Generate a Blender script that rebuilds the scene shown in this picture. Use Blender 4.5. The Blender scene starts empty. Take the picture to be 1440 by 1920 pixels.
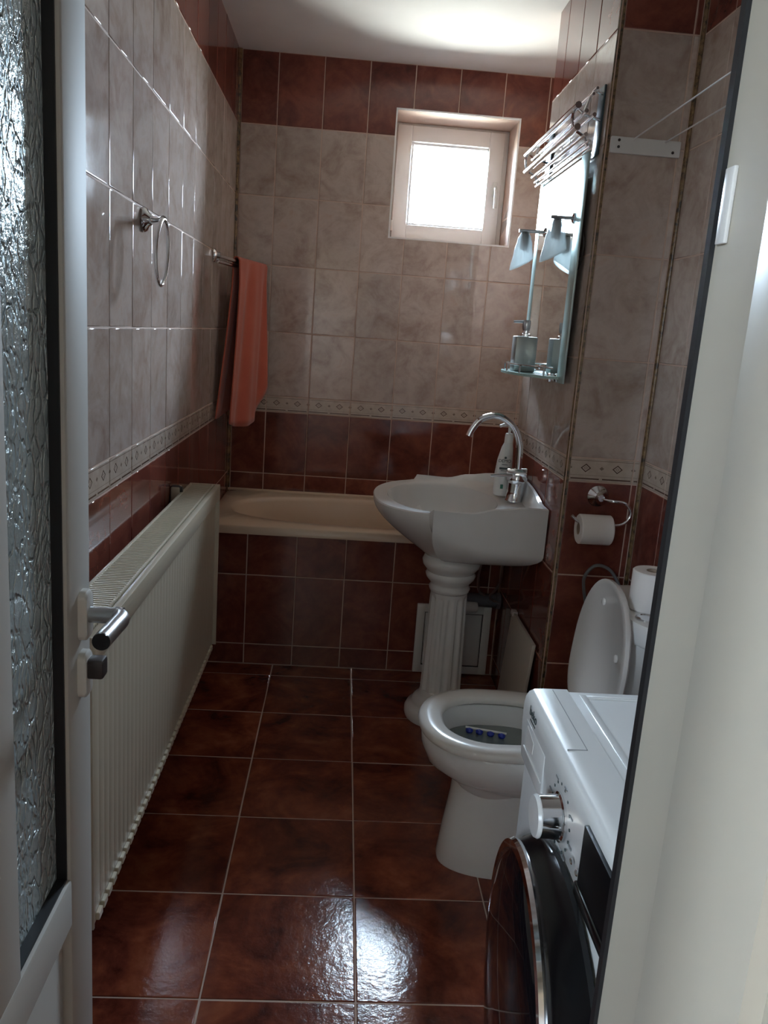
import bpy, bmesh, math, random
from mathutils import Vector, Matrix
random.seed(7)
C = bpy.context.scene.collection
S = bpy.context.scene
pi = math.pi

# ------------------------------------------------------------------ camera
RIGHT = Vector((0.99644622, -0.04578077, 0.07070401))
DOWN = Vector((0.05907945, -0.21844206, -0.9740599))
FWD = Vector((0.06003794, 0.97477545, -0.21496106))
cam = bpy.data.cameras.new('camera')
cam.sensor_fit = 'VERTICAL'; cam.sensor_height = 36.0
cam.lens = 1523.64 * 36.0 / 1920.0
cam.clip_start = 0.01
cam_ob = bpy.data.objects.new('camera', cam); C.objects.link(cam_ob)
m = Matrix((RIGHT, -DOWN, -FWD)).transposed().to_4x4()
m.translation = Vector((0.5327, -3.9368, 1.4016))
cam_ob.matrix_world = m
S.camera = cam_ob

# ------------------------------------------------------------------ sky, window portals, exposure
W = bpy.data.worlds.new('sky'); S.world = W; W.use_nodes = True
bg = W.node_tree.nodes['Background']
wt = W.node_tree
_tc = wt.nodes.new('ShaderNodeTexCoord'); _sx = wt.nodes.new('ShaderNodeSeparateXYZ'); wt.links.new(_tc.outputs['Generated'], _sx.inputs[0])
_rp = wt.nodes.new('ShaderNodeValToRGB'); _mr = wt.nodes.new('ShaderNodeMapRange')
_mr.inputs['From Min'].default_value = -1; wt.links.new(_sx.outputs[2], _mr.inputs['Value']); wt.links.new(_mr.outputs[0], _rp.inputs[0])
_e = _rp.color_ramp.elements                       # overcast sky over darker ground
_e[0].position = .47; _e[0].color = (.26, .27, .25, 1); _e[1].position = .53; _e[1].color = (.66, .82, 1.0, 1)
wt.links.new(_rp.outputs[0], bg.inputs['Color'])
bg.inputs['Strength'].default_value = 48.0

def portal(name, loc, rot, sx, sy):
    l = bpy.data.lights.new(name, 'AREA'); l.shape = 'RECTANGLE'; l.size = sx; l.size_y = sy
    l.cycles.is_portal = True
    o = bpy.data.objects.new(name, l); o.location = loc; o.rotation_euler = rot; C.objects.link(o)
portal('window_portal', (0.987, 0.36, 2.12), (-pi/2, 0, 0), 0.44, 0.44)     # bathroom window, facing the room
portal('hall_window_portal', (-.84, -5.22, 1.75), (0, -pi/2, 0), .7, .30)    # added, unseen hall window, left of the camera

S.view_settings.view_transform = 'Standard'
S.view_settings.look = 'None'
S.view_settings.gamma = 1.0
S.view_settings.use_curve_mapping = False
S.view_settings.exposure = 2.2
S.cycles.max_bounces = 10; S.cycles.diffuse_bounces = 6; S.cycles.glossy_bounces = 6
S.cycles.transmission_bounces = 8; S.cycles.transparent_max_bounces = 12
S.cycles.use_denoising = True
S.cycles.sample_clamp_indirect = 8.0
S.cycles.caustics_reflective = False; S.cycles.caustics_refractive = False

# ------------------------------------------------------------------ materials
MATS = {}
class N:
    """thin node-tree helper"""
    def __init__(s, name):
        s.m = bpy.data.materials.new(name); s.m.use_nodes = True
        s.t = s.m.node_tree; s.t.nodes.clear()
        s.out = s.t.nodes.new('ShaderNodeOutputMaterial')
    def n(s, typ, **kw):
        nd = s.t.nodes.new(typ)
        for k, v in kw.items(): setattr(nd, k, v)
        return nd
    def l(s, a, b): s.t.links.new(a, b)
    def math(s, op, a, b=None, c=None):
        nd = s.n('ShaderNodeMath', operation=op)
        for i, v in enumerate((a, b, c)):
            if v is None: continue
            if isinstance(v, (int, float)): nd.inputs[i].default_value = v
            else: s.l(v, nd.inputs[i])
        return nd.outputs[0]
    def mix(s, fac, a, b):
        nd = s.n('ShaderNodeMix', data_type='RGBA')
        for sock, v in ((nd.inputs[0], fac), (nd.inputs[6], a), (nd.inputs[7], b)):
            if isinstance(v, (int, float)): sock.default_value = v
            elif isinstance(v, tuple): sock.default_value = (*v[:3], 1)
            else: s.l(v, sock)
        return nd.outputs[2]
    def noise(s, vec, scale, detail=4, rough=.55, dist=0):
        nd = s.n('ShaderNodeTexNoise'); nd.inputs['Scale'].default_value = scale
        nd.inputs['Detail'].default_value = detail; nd.inputs['Roughness'].default_value = rough
        nd.inputs['Distortion'].default_value = dist
        if vec is not None: s.l(vec, nd.inputs['Vector'])
        return nd.outputs['Fac']
    def ramp(s, fac, stops):
        nd = s.n('ShaderNodeValToRGB'); e = nd.color_ramp.elements
        while len(e) < len(stops): e.new(.5)
        for el, (p, c) in zip(e, stops): el.position = p; el.color = (*c, 1)
        s.l(fac, nd.inputs['Fac']); return nd.outputs['Color']
    def coord(s, kind='Object'): return s.n('ShaderNodeTexCoord').outputs[kind]
    def bump(s, h, strength=.2, dist=.002):
        nd = s.n('ShaderNodeBump'); nd.inputs['Strength'].default_value = strength
        nd.inputs['Distance'].default_value = dist; s.l(h, nd.inputs['Height']); return nd.outputs['Normal']
    def bsdf(s, base, rough=.4, metal=0, spec=.5, normal=None, **kw):
        p = s.n('ShaderNodeBsdfPrincipled')
        if isinstance(base, tuple): p.inputs['Base Color'].default_value = (*base, 1)
        else: s.l(base, p.inputs['Base Color'])
        if isinstance(rough, (int, float)): p.inputs['Roughness'].default_value = rough
        else: s.l(rough, p.inputs['Roughness'])
        p.inputs['Metallic'].default_value = metal
        p.inputs['Specular IOR Level'].default_value = spec
        if normal is not None: s.l(normal, p.inputs['Normal'])
        for k, v in kw.items(): p.inputs[k].default_value = v
        s.l(p.outputs[0], s.out.inputs['Surface']); return p
    def done(s, key): MATS[key] = s.m; return s.m

def simple(key, col, rough=.4, metal=0, spec=.5, var=.06, nscale=6, bump=0, bscale=60, **kw):
    k = N(key); co = k.coord()
    f = k.noise(co, nscale)
    c = k.mix(f, tuple(x * (1 - var) for x in col), tuple(min(1, x * (1 + var)) for x in col))
    nrm = k.bump(k.noise(co, bscale), bump, .001) if bump else None
    k.bsdf(c, rough, metal, spec, nrm, **kw)
    return k.done(key)

def tile_coord(k):
    """per-tile shifted coordinates so that no two tiles carry the same veins"""
    inf = k.n('ShaderNodeObjectInfo')
    sc = k.n('ShaderNodeVectorMath', operation='SCALE'); sc.inputs['Scale'].default_value = 3.7
    k.l(inf.outputs['Location'], sc.inputs[0])
    ad = k.n('ShaderNodeVectorMath', operation='ADD'); k.l(k.coord(), ad.inputs[0]); k.l(sc.outputs[0], ad.inputs[1])
    return ad.outputs[0], inf.outputs['Random']

def tile_mat(key, stops, rough, scale=7, bump=.0, bdist=.001, bscale=30, bright=.10, spec=.5):
    k = N(key); v, rnd = tile_coord(k)
    f = k.math('ADD', k.math('MULTIPLY', k.noise(v, scale, 6, .62, .8), .75), k.math('MULTIPLY', k.noise(v, scale * 4.5, 4, .6), .25))
    col = k.ramp(f, stops)
    hsv = k.n('ShaderNodeHueSaturation'); k.l(col, hsv.inputs['Color'])
    k.l(k.math('ADD', k.math('MULTIPLY', rnd, 2 * bright), 1 - bright), hsv.inputs['Value'])
    r = k.math('ADD', k.math('MULTIPLY', k.noise(v, scale * 2), .05), rough)
    nrm = k.bump(k.noise(v, bscale, 5, .6), bump, bdist) if bump else None
    k.bsdf(hsv.outputs[0], r, 0, spec, nrm)
    return k.done(key)

tile_mat('tile_light', [(.33, (.36, .262, .22)), (.46, (.465, .375, .325)), (.58, (.545, .46, .41)), (.70, (.51, .388, .32))], .03, 8, bump=.03)
tile_mat('tile_dark', [(.32, (.095, .028, .024)), (.48, (.175, .050, .036)), (.62, (.245, .078, .052)), (.78, (.17, .060, .050))], .05, 7, bump=.04)
tile_mat('tile_floor', [(.36, (.066, .014, .009)), (.46, (.150, .033, .019)), (.56, (.24, .060, .029)), (.68, (.33, .105, .050))], .10, 5, bump=.32, bdist=.0025, bscale=48, spec=.4)
simple('grout', (.56, .41, .33), .8, bump=.3)
simple('ceiling_paint', (.80, .80, .79), .75)
simple('hall_paint', (.70, .63, .53), .8)
simple('plaster', (.55, .50, .46), .8)
simple('ceramic', (.72, .71, .69), .10, var=.02)
simple('ceramic_inner', (.66, .67, .67), .10, var=.02)
simple('tub_acrylic', (.68, .53, .39), .18, var=.03)
simple('radiator_paint', (.58, .52, .405), .32, var=.03)
simple('pvc', (.62, .605, .565), .45, var=.02)
simple('pvc_window', (.88, .88, .87), .3, var=.02)
simple('frame_cream', (.48, .45, .375), .38, var=.03, bump=.03, bscale=12)
simple('pvc_door', (.50, .48, .44), .6, spec=.2, var=.02)
simple('plastic_white', (.74, .74, .72), .30, var=.02)
simple('plastic_black', (.004, .004, .005), .20, var=.1)
simple('plastic_dark', (.030, .024, .024), .40, var=.1)
simple('plastic_grey', (.10, .10, .115), .45)
simple('enamel_white', (.76, .78, .775), .22, var=.015)
simple('seat_plastic', (.66, .63, .59), .22, var=.02)
simple('gasket', (.008, .008, .010), .5)
simple('chrome', (.80, .81, .83), .07, metal=1, var=.01)
simple('brushed', (.52, .53, .54), .28, metal=1, var=.04)
simple('steel_dispenser', (.40, .43, .42), .38, metal=.7, var=.03)
simple('lotion', (.80, .80, .77), .32, var=.01)
simple('ink', (.05, .07, .07), .5)
simple('ink_grey', (.22, .23, .24), .5)
simple('ink_green', (.06, .25, .16), .5)
simple('paper', (.80, .76, .72), .9, var=.03, bump=.25, bscale=120)
simple('cardboard', (.36, .27, .20), .9)
simple('board_cream', (.62, .57, .49), .5)
simple('hose', (.16, .165, .17), .4)
simple('blue_gel', (.03, .05, .38), .2)
simple('water', (.16, .20, .19), .03)
simple('door_glass_dark', (.006, .006, .008), .04, var=.1, spec=.6)
simple('teal_shade', (.045, .085, .10), .3)
simple('display_black', (.003, .003, .004), .5, spec=.15)
simple('line_cord', (.66, .66, .66), .6)
simple('led', (.9, .9, 1.0), .1)

k = N('towel'); co = k.coord()
f = k.noise(co, 260, 2); g = k.noise(co, 9, 3)
k.bsdf(k.mix(g, (.46, .098, .058), (.60, .145, .085)), .95, 0, .1, k.bump(f, .5, .003), **{'Sheen Weight': .4})
k.done('towel')

k = N('corner_trim'); co = k.coord()
k.bsdf(k.ramp(k.noise(co, 45, 4, .7), [(.38, (.030, .018, .010)), (.5, (.17, .10, .04)), (.66, (.26, .17, .075))]), .28)
k.done('corner_trim')

# printed border tile: local x runs along the wall (0.2 m to a tile), local y up (0.075 m)
k = N('tile_border'); co = k.coord()
sp = k.n('ShaderNodeSeparateXYZ'); k.l(co, sp.inputs[0]); X, Y = sp.outputs[0], sp.outputs[1]
fx = k.math('PINGPONG', X, .05)                      # 0 .. .05, a big diamond every 10 cm, a small one between
def band(v, lo, hi): return k.math('MULTIPLY', k.math('GREATER_THAN', v, lo), k.math('LESS_THAN', v, hi))
cy = .044
ady = k.math('ABSOLUTE', k.math('SUBTRACT', Y, cy))
dbig = k.math('ADD', k.math('DIVIDE', k.math('SUBTRACT', .05, fx), .0165), k.math('DIVIDE', ady, .0135))
dsm = k.math('ADD', k.math('DIVIDE', fx, .0075), k.math('DIVIDE', ady, .006))
big = band(dbig, .72, 1.0); bigin = band(dbig, .20, .42); sm = k.math('LESS_THAN', dsm, 1.0)
dash = k.math('MULTIPLY', band(Y, .0085, .0125), k.math('GREATER_THAN', fx, .005))
l1 = band(Y, .0665, .0680); l2 = band(Y, .0205, .0220)
ink = big
for a in (k.math('MULTIPLY', bigin, .5), k.math('MULTIPLY', sm, .7), dash, k.math('MULTIPLY', l1, .8), k.math('MULTIPLY', l2, .45)): ink = k.math('MAXIMUM', ink, a)
base = k.ramp(k.noise(co, 22, 4), [(.35, (.46, .375, .31)), (.65, (.56, .475, .40))])
k.bsdf(k.mix(ink, base, (.10, .058, .042)), .14)
k.done('tile_border')

# clear window pane: light passes straight through, with a faint surface reflection
k = N('window_glass')
tr = k.n('ShaderNodeBsdfTransparent'); tr.inputs[0].default_value = (.97, .98, .98, 1)
gl = k.n('ShaderNodeBsdfGlossy'); gl.inputs['Roughness'].default_value = .02
fr = k.n('ShaderNodeFresnel'); fr.inputs['IOR'].default_value = 1.45
mx = k.n('ShaderNodeMixShader'); k.l(fr.outputs[0], mx.inputs[0]); k.l(tr.outputs[0], mx.inputs[1]); k.l(gl.outputs[0], mx.inputs[2])
k.l(mx.outputs[0], k.out.inputs['Surface']); k.done('window_glass')

# pale green glass of shelf and mirror edges
k = N('green_glass'); p = k.bsdf((.55, .80, .74), .25, 0, .5, None); p.inputs['Transmission Weight'].default_value = .35
k.done('green_glass')
# frosted strip at the mirror's sides
k = N('frosted_strip')
d = k.n('ShaderNodeBsdfDiffuse'); d.inputs[0].default_value = (.46, .60, .58, 1)
g2 = k.n('ShaderNodeBsdfGlossy'); g2.inputs[0].default_value = (.60, .72, .70, 1); g2.inputs['Roughness'].default_value = .28
mx = k.n('ShaderNodeMixShader'); mx.inputs[0].default_value = .5; k.l(d.outputs[0], mx.inputs[1]); k.l(g2.outputs[0], mx.inputs[2])
k.l(mx.outputs[0], k.out.inputs['Surface']); k.done('frosted_strip')
k = N('mirror'); k.bsdf((.86, .90, .89), .01, 1.0); k.done('mirror')
# frosted white lamp shades: part of the light goes straight through
k = N('opal_glass')
d = k.n('ShaderNodeBsdfDiffuse'); d.inputs[0].default_value = (.90, .93, .93, 1)
t = k.n('ShaderNodeBsdfTranslucent'); t.inputs[0].default_value = (.97, .99, .99, 1)
tr = k.n('ShaderNodeBsdfTransparent'); tr.inputs[0].default_value = (.93, .97, .97, 1)
mx = k.n('ShaderNodeMixShader'); mx.inputs[0].default_value = .65; k.l(d.outputs[0], mx.inputs[1]); k.l(t.outputs[0], mx.inputs[2])
m2 = k.n('ShaderNodeMixShader'); m2.inputs[0].default_value = .42; k.l(mx.outputs[0], m2.inputs[1]); k.l(tr.outputs[0], m2.inputs[2])
gl = k.n('ShaderNodeBsdfGlossy'); gl.inputs['Roughness'].default_value = .15
m3 = k.n('ShaderNodeMixShader'); m3.inputs[0].default_value = .06; k.l(m2.outputs[0], m3.inputs[1]); k.l(gl.outputs[0], m3.inputs[2])
k.l(m3.outputs[0], k.out.inputs['Surface']); k.done('opal_glass')

# patterned glass of the door: flat islands parted by worm-like ridges
k = N('patterned_glass'); co = k.coord()
mp = k.n('ShaderNodeMapping'); mp.inputs['Scale'].default_value = (1, 1, .55); mp.inputs['Rotation'].default_value = (.5, 0, 0); k.l(co, mp.inputs[0])
nz = k.n('ShaderNodeTexNoise'); nz.inputs['Scale'].default_value = 38; nz.inputs['Detail'].default_value = 3; k.l(mp.outputs[0], nz.inputs['Vector'])
vm = k.n('ShaderNodeVectorMath', operation='SCALE'); vm.inputs['Scale'].default_value = .035; k.l(nz.outputs['Color'], vm.inputs[0])
va = k.n('ShaderNodeVectorMath', operation='ADD'); k.l(mp.outputs[0], va.inputs[0]); k.l(vm.outputs[0], va.inputs[1])
vo = k.n('ShaderNodeTexVoronoi', feature='DISTANCE_TO_EDGE'); vo.inputs['Scale'].default_value = 46; k.l(va.outputs[0], vo.inputs['Vector'])
mr = k.n('ShaderNodeMapRange', interpolation_type='SMOOTHSTEP'); mr.inputs['From Min'].default_value = .02; mr.inputs['From Max'].default_value = .16
k.l(vo.outputs['Distance'], mr.inputs['Value'])
h = k.math('ADD', mr.outputs[0], k.math('MULTIPLY', k.noise(co, 120, 3), .35))
nb = k.bump(h, 1.0, .006)
d_ = k.n('ShaderNodeBsdfDiffuse'); d_.inputs[0].default_value = (.66, .75, .75, 1)
t_ = k.n('ShaderNodeBsdfTranslucent'); t_.inputs[0].default_value = (.86, .95, .95, 1)
g_l = k.n('ShaderNodeBsdfGlossy'); g_l.inputs[0].default_value = (.85, .92, .92, 1); g_l.inputs['Roughness'].default_value = .20
for q_ in (d_, t_, g_l): k.l(nb, q_.inputs['Normal'])
m1 = k.n('ShaderNodeMixShader'); m1.inputs[0].default_value = .45; k.l(d_.outputs[0], m1.inputs[1]); k.l(t_.outputs[0], m1.inputs[2])
m2 = k.n('ShaderNodeMixShader'); m2.inputs[0].default_value = .30; k.l(m1.outputs[0], m2.inputs[1]); k.l(g_l.outputs[0], m2.inputs[2])
k.l(m2.outputs[0], k.out.inputs['Surface'])
k.done('patterned_glass')

# ------------------------------------------------------------------ mesh helpers
class G:
    def __init__(s): s.v = []; s.f = []
    def add(s, vs, fs):
        b = len(s.v); s.v += [tuple(v) for v in vs]; s.f += [tuple(i + b for i in f) for f in fs]; return s
    def bm(s, b):
        b.verts.index_update(); s.add([v.co[:] for v in b.verts], [[v.index for v in f.verts] for f in b.faces]); b.free(); return s
    def box(s, x0, x1, y0, y1, z0, z1, bev=0, seg=2):
        b = bmesh.new(); bmesh.ops.create_cube(b, size=1)
        for v in b.verts: v.co = ((x0 + x1) / 2 + v.co.x * (x1 - x0), (y0 + y1) / 2 + v.co.y * (y1 - y0), (z0 + z1) / 2 + v.co.z * (z1 - z0))
        if bev: bmesh.ops.bevel(b, geom=b.edges[:], offset=bev, segments=seg, profile=.5, affect='EDGES')
        return s.bm(b)
    def loft(s, rings, cap0=True, cap1=True, loop=False):
        n = len(rings[0]); vs = [p for r in rings for p in r]; fs = []
        R = len(rings)
        for i in range(R if loop else R - 1):
            a, b = i * n, ((i + 1) % R) * n
            for j in range(n): fs.append((a + j, a + (j + 1) % n, b + (j + 1) % n, b + j))
        if not loop:
            if cap0: fs.append(tuple(range(n - 1, -1, -1)))
            if cap1: fs.append(tuple((R - 1) * n + j for j in range(n)))
        return s.add(vs, fs)
    def tube(s, path, r, seg=12, caps=True, closed=False):
        P = [Vector(p) for p in path]; n = len(P); rings = []
        up = None
        for i, p in enumerate(P):
            if closed: t = (P[(i + 1) % n] - P[i - 1]).normalized()
            else: t = (P[min(i + 1, n - 1)] - P[max(i - 1, 0)]).normalized()
            if up is None: up = t.orthogonal().normalized()
            up = (up - t * up.dot(t))
            up = up.normalized() if up.length > 1e-6 else t.orthogonal().normalized()
            sd = t.cross(up); rr = r[i] if isinstance(r, (list, tuple)) else r
            rings.append([p + up * (rr * math.cos(2 * pi * j / seg)) + sd * (rr * math.sin(2 * pi * j / seg)) for j in range(seg)])
        return s.loft(rings, caps, caps, closed)
    def lathe(s, prof, c, axis=(0, 0, 1), seg=32, caps=True):
        """prof: (radius, distance along axis)"""
        ax = Vector(axis).normalized(); u = ax.orthogonal().normalized(); w = ax.cross(u); c = Vector(c)
        rings = [[c + ax * h + u * (r * math.cos(2 * pi * j / seg)) + w * (r * math.sin(2 * pi * j / seg)) for j in range(seg)] for r, h in prof]
        return s.loft(rings, caps, caps)
    def build(s, name, mat, parent=None, sharp=40, smooth=True, solid=0):
        me = bpy.data.meshes.new(name); me.from_pydata(s.v, [], s.f)
        b = bmesh.new(); b.from_mesh(me); bmesh.ops.recalc_face_normals(b, faces=b.faces[:]); b.to_mesh(me); b.free()
        if smooth: me.shade_smooth(); me.set_sharp_from_angle(angle=math.radians(sharp))
        me.materials.append(MATS[mat])
        o = bpy.data.objects.new(name, me); C.objects.link(o)
        if solid:
            md = o.modifiers.new('solid', 'SOLIDIFY'); md.thickness = solid; md.offset = 0
        if parent is not None:
            o.parent = parent
            l = Vector((0, 0, 0)); p = parent
            while p is not None: l += p.location; p = p.parent
            o.location = -l
        return o
def tag(o, label=None, cat=None, group=None, kind=None):
    if label: o['label'] = label
    if cat: o['category'] = cat
    if group: o['group'] = group
    if kind: o['kind'] = kind
    return o
def thing(name, loc, label, cat, group=None, kind=None):
    o = bpy.data.objects.new(name, None); o.empty_display_size = .05; C.objects.link(o); o.location = loc
    return tag(o, label, cat, group, kind)
def struct(g, name, mat, label, cat, **kw):
    o = g.build(name, mat, None, **kw); return tag(o, label, cat, kind='structure')
def bez(pts, n=8):
    """Catmull-Rom through points"""
    P = [Vector(p) for p in pts]; out = []
    for i in range(len(P) - 1):
        a, b, c, d = P[max(i - 1, 0)], P[i], P[i + 1], P[min(i + 2, len(P) - 1)]
        for j in range(n):
            t = j / n
            out.append(.5 * ((2 * b) + (c - a) * t + (2 * a - 5 * b + 4 * c - d) * t * t + (3 * b - a - 3 * c + d) * t ** 3))
    out.append(P[-1]); return out
def lerp(a, b, t): return a + (b - a) * t
def interp(tab, x):
    if x <= tab[0][0]: return tab[0][1]
    for (a, va), (b, vb) in zip(tab, tab[1:]):
        if x <= b:
            t = (x - a) / (b - a); t = t * t * (3 - 2 * t); return lerp(va, vb, t)
    return tab[-1][1]
def text_mesh(body, size, mat, name, parent, M, extrude=.0003):
    cu = bpy.data.curves.new('t', 'FONT'); cu.body = body; cu.size = size; cu.extrude = extrude; cu.align_x = 'CENTER'
    o = bpy.data.objects.new('t', cu); C.objects.link(o)
    dg = bpy.context.evaluated_depsgraph_get(); dg.update()
    me = bpy.data.meshes.new_from_object(o.evaluated_get(dg)); bpy.data.objects.remove(o); me.name = name
    me.transform(M); me.materials.clear(); me.materials.append(MATS[mat])
    r = bpy.data.objects.new(name, me); C.objects.link(r); r.parent = parent
    l = Vector((0, 0, 0)); p = parent
    while p is not None: l += p.location; p = p.parent
    r.location = -l
    return r

# ------------------------------------------------------------------ tiles: every one an object with rounded edges
_cache = {}
GAP = .0038
def tile_mesh(poly, mat, t=.004):
    key = (tuple((round(x, 4), round(y, 4)) for x, y in poly), mat)
    if key in _cache: return _cache[key]
    def inset(d):
        n = len(poly); out = []
        for i in range(n):
            p0, p1, p2 = Vector(poly[i - 1]), Vector(poly[i]), Vector(poly[(i + 1) % n])
            e1, e2 = (p1 - p0).normalized(), (p2 - p1).normalized()
            n1, n2 = Vector((-e1.y, e1.x)), Vector((-e2.y, e2.x))
            b = n1 + n2; out.append(p1 + b * (d / (b.dot(n1))))
        return out
    rings = [(0, -t), (0, -.0016), (.0009, -.0005), (.0026, 0)]
    n = len(poly); vs = []; nr = []
    for ri, (d, z) in enumerate(rings):
        q = inset(d)
        ctr = [(Vector(poly[i]) - inset(.01)[i]).normalized() for i in range(n)]
        for i in range(n):
            vs.append((q[i].x, q[i].y, z))
            o = ctr[i]; w = (1, .93, .55, 0)[ri]; up = (0, .37, .83, 1)[ri]
            nr.append(Vector((o.x * w, o.y * w, up)).normalized())
    fs = []
    for r in range(3):
        for i in range(n):
            a, b = r * n, (r + 1) * n
            fs.append((a + i, a + (i + 1) % n, b + (i + 1) % n, b + i))
    fs.append(tuple(3 * n + i for i in range(n)))
    me = bpy.data.meshes.new('tile'); me.from_pydata(vs, [], fs); me.shade_smooth()
    me.normals_split_custom_set_from_vertices(nr)
    me.materials.append(MATS[mat]); _cache[key] = me
    return me
def basis(o, ex, ey):
    ex, ey = Vector(ex), Vector(ey); ez = ex.cross(ey)
    M = Matrix((ex, ey, ez)).transposed().to_4x4(); M.translation = Vector(o); return M
def put_tile(parent, frame, x0, x1, y0, y1, mat, hole=None, wob=.0005):
    """tile rectangle in wall coordinates; hole = rectangle cut away"""
    h = GAP / 2; a0, a1, b0, b1 = x0 + h, x1 - h, y0 + h, y1 - h
    if a1 - a0 < .008 or b1 - b0 < .008: return
    poly = [(a0, b0), (a1, b0), (a1, b1), (a0, b1)]
    if hole:
        hx0, hx1, hy0, hy1 = hole
        ix0, ix1, iy0, iy1 = max(a0, hx0), min(a1, hx1), max(b0, hy0), min(b1, hy1)
        if ix0 < ix1 and iy0 < iy1:
            L, Rr, B, T = ix0 <= a0, ix1 >= a1, iy0 <= b0, iy1 >= b1
            if L and Rr and B and T: return
            if L and Rr:
                if B: b0 = iy1
                else: b1 = iy0
                poly = [(a0, b0), (a1, b0), (a1, b1), (a0, b1)]
            elif B and T:
                if L: a0 = ix1
                else: a1 = ix0
                poly = [(a0, b0), (a1, b0), (a1, b1), (a0, b1)]
            elif Rr and T: poly = [(a0, b0), (a1, b0), (a1, iy0), (ix0, iy0), (ix0, b1), (a0, b1)]
            elif L and T: poly = [(a0, b0), (a1, b0), (a1, b1), (ix1, b1), (ix1, iy0), (a0, iy0)]
            elif Rr and B: poly = [(a0, b0), (ix0, b0), (ix0, iy1), (a1, iy1), (a1, b1), (a0, b1)]
            elif L and B: poly = [(ix1, b0), (a1, b0), (a1, b1), (a0, b1), (a0, iy1), (ix1, iy1)]
    me = tile_mesh([(x - x0, y - y0) for x, y in poly], mat)
    o = bpy.data.objects.new('tile', me); C.objects.link(o); o.parent = parent
    M = frame @ Matrix.Translation((x0, y0, random.uniform(-wob, 0)))
    M = M @ Matrix.Rotation(random.uniform(-1, 1) * .0025, 4, 'X') @ Matrix.Rotation(random.uniform(-1, 1) * .0025, 4, 'Y')
    o.matrix_local = M
ROWS = [(0, .088, 'tile_dark'), (.088, .390, 'tile_dark'), (.390, .692, 'tile_dark'), (.692, .994, 'tile_dark'), (.994, 1.069, 'tile_border'),
        (1.069, 1.369, 'tile_light'), (1.369, 1.669, 'tile_light'), (1.669, 1.969, 'tile_light'), (1.969, 2.269, 'tile_light'), (2.269, 2.569, 'tile_dark')]
def tile_wall(parent, frame, joints, hole=None, rows=ROWS, zmin=0):
    for a, b in zip(joints, joints[1:]):
        for z0, z1, mt in rows:
            if z1 <= zmin: continue
            put_tile(parent, frame, a, b, max(z0, zmin), z1, mt, hole)
def joints(first, step, lo, hi):
    k = math.floor((lo - first) / step); xs = [lo]
    x = first + k * step
    while x < hi - .004:
        if x > lo + .004: xs.append(x)
        x += step
    xs.append(hi); return xs

YD = -3.42      # inner face of the wall with the door
XR = 1.477      # right wall
XS, YN, YF = 1.2365, -1.484, -.73   # pipe shaft: left face, front face, far end
H = 2.569
T = .202
g_ = .0018      # grout lies this far below the tile faces

# ------------------------------------------------------------------ room shell
o = struct(G().box(-.1, 1.8, YD - .15, .1, -.12, -g_), 'floor', 'grout', 'glossy rust brown square floor tiles of the bathroom', 'floor')
fr = basis((0, 0, 0), (1, 0, 0), (0, 1, 0))
for a, b in zip(*(lambda j: (j, j[1:]))(joints(.3074, .3314, 0, XR))):
    for c, d in zip(*(lambda j: (j, j[1:]))(joints(-.8097, .3314, YD, -.702))):
        put_tile(o, fr, a, b, c, d, 'tile_floor', wob=.0008)

struct(G().box(-.1, 1.8, YD - .15, .4, H, H + .1), 'ceiling', 'ceiling_paint', 'plain white painted ceiling of the bathroom', 'ceiling')

o = struct(G().box(-.12, -g_, YD - .15, .1, 0, H), 'wall_left', 'grout', 'left wall tiled beige over reddish brown behind the radiator', 'wall')
fr = basis((0, 0, 0), (0, -1, 0), (0, 0, 1))          # x runs from the back corner toward the door; normal = +X? checked below
fr = basis((0, YD, 0), (0, 1, 0), (0, 0, 1))
tile_wall(o, fr, joints(-.0053 - YD, T, .42, -YD - .012))

WIN = (.708, 1.260, 1.836, 2.380)
g = G(); Y0, Y1 = g_, .40
g.box(-.1, WIN[0], Y0, Y1, 0, H).box(WIN[1], 1.8, Y0, Y1, 0, H).box(WIN[0], WIN[1], Y0, Y1, 0, WIN[2]).box(WIN[0], WIN[1], Y0, Y1, WIN[3], H)
o = struct(g, 'wall_back', 'grout', 'back wall above the bathtub with a small square window', 'wall')
fr = basis((0, 0, 0), (1, 0, 0), (0, 0, 1))
tile_wall(o, fr, joints(.1721, T, .012, XR), hole=WIN, zmin=.55)
# tiled window reveal: head and right side (the left side and sill are built too)
hd = basis((WIN[0], .2, WIN[3]), (1, 0, 0), (0, -1, 0))
for a, b in zip(*(lambda j: (j, j[1:]))(joints(.1721 - WIN[0] + 3 * T - T, T, 0.004, WIN[1] - WIN[0] - .004))): put_tile(o, hd, a, b, .004, .195, 'tile_dark')
rs = basis((WIN[1], .2, WIN[2]), (0, -1, 0), (0, 0, 1))
for z0, z1, mt in ((.004, .133, 'tile_light'), (.133, .433, 'tile_light'), (.433, .54, 'tile_dark')): put_tile(o, rs, .004, .195, z0, z1, mt)
ls = basis((WIN[0], .005, WIN[2]), (0, 1, 0), (0, 0, 1))
for z0, z1, mt in ((.004, .133, 'tile_light'), (.133, .433, 'tile_light'), (.433, .54, 'tile_dark')): put_tile(o, ls, .004, .195, z0, z1, mt)
sl = basis((WIN[0], .005, WIN[2]), (1, 0, 0), (0, 1, 0))
for a, b in zip(*(lambda j: (j, j[1:]))(joints(.1721 - WIN[0] + 2 * T, T, 0.004, WIN[1] - WIN[0] - .004))): put_tile(o, sl, a, b, .004, .195, 'tile_light')

o = struct(G().box(XR + g_, 1.8, YD - .15, .1, 0, H), 'wall_right', 'grout', 'right wall tiled beige over brown behind the toilet', 'wall')
fr = basis((XR, 0, 0), (0, -1, 0), (0, 0, 1))
tile_wall(o, fr, joints(1.484 + .19, T, 1.494, -YD))

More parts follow.
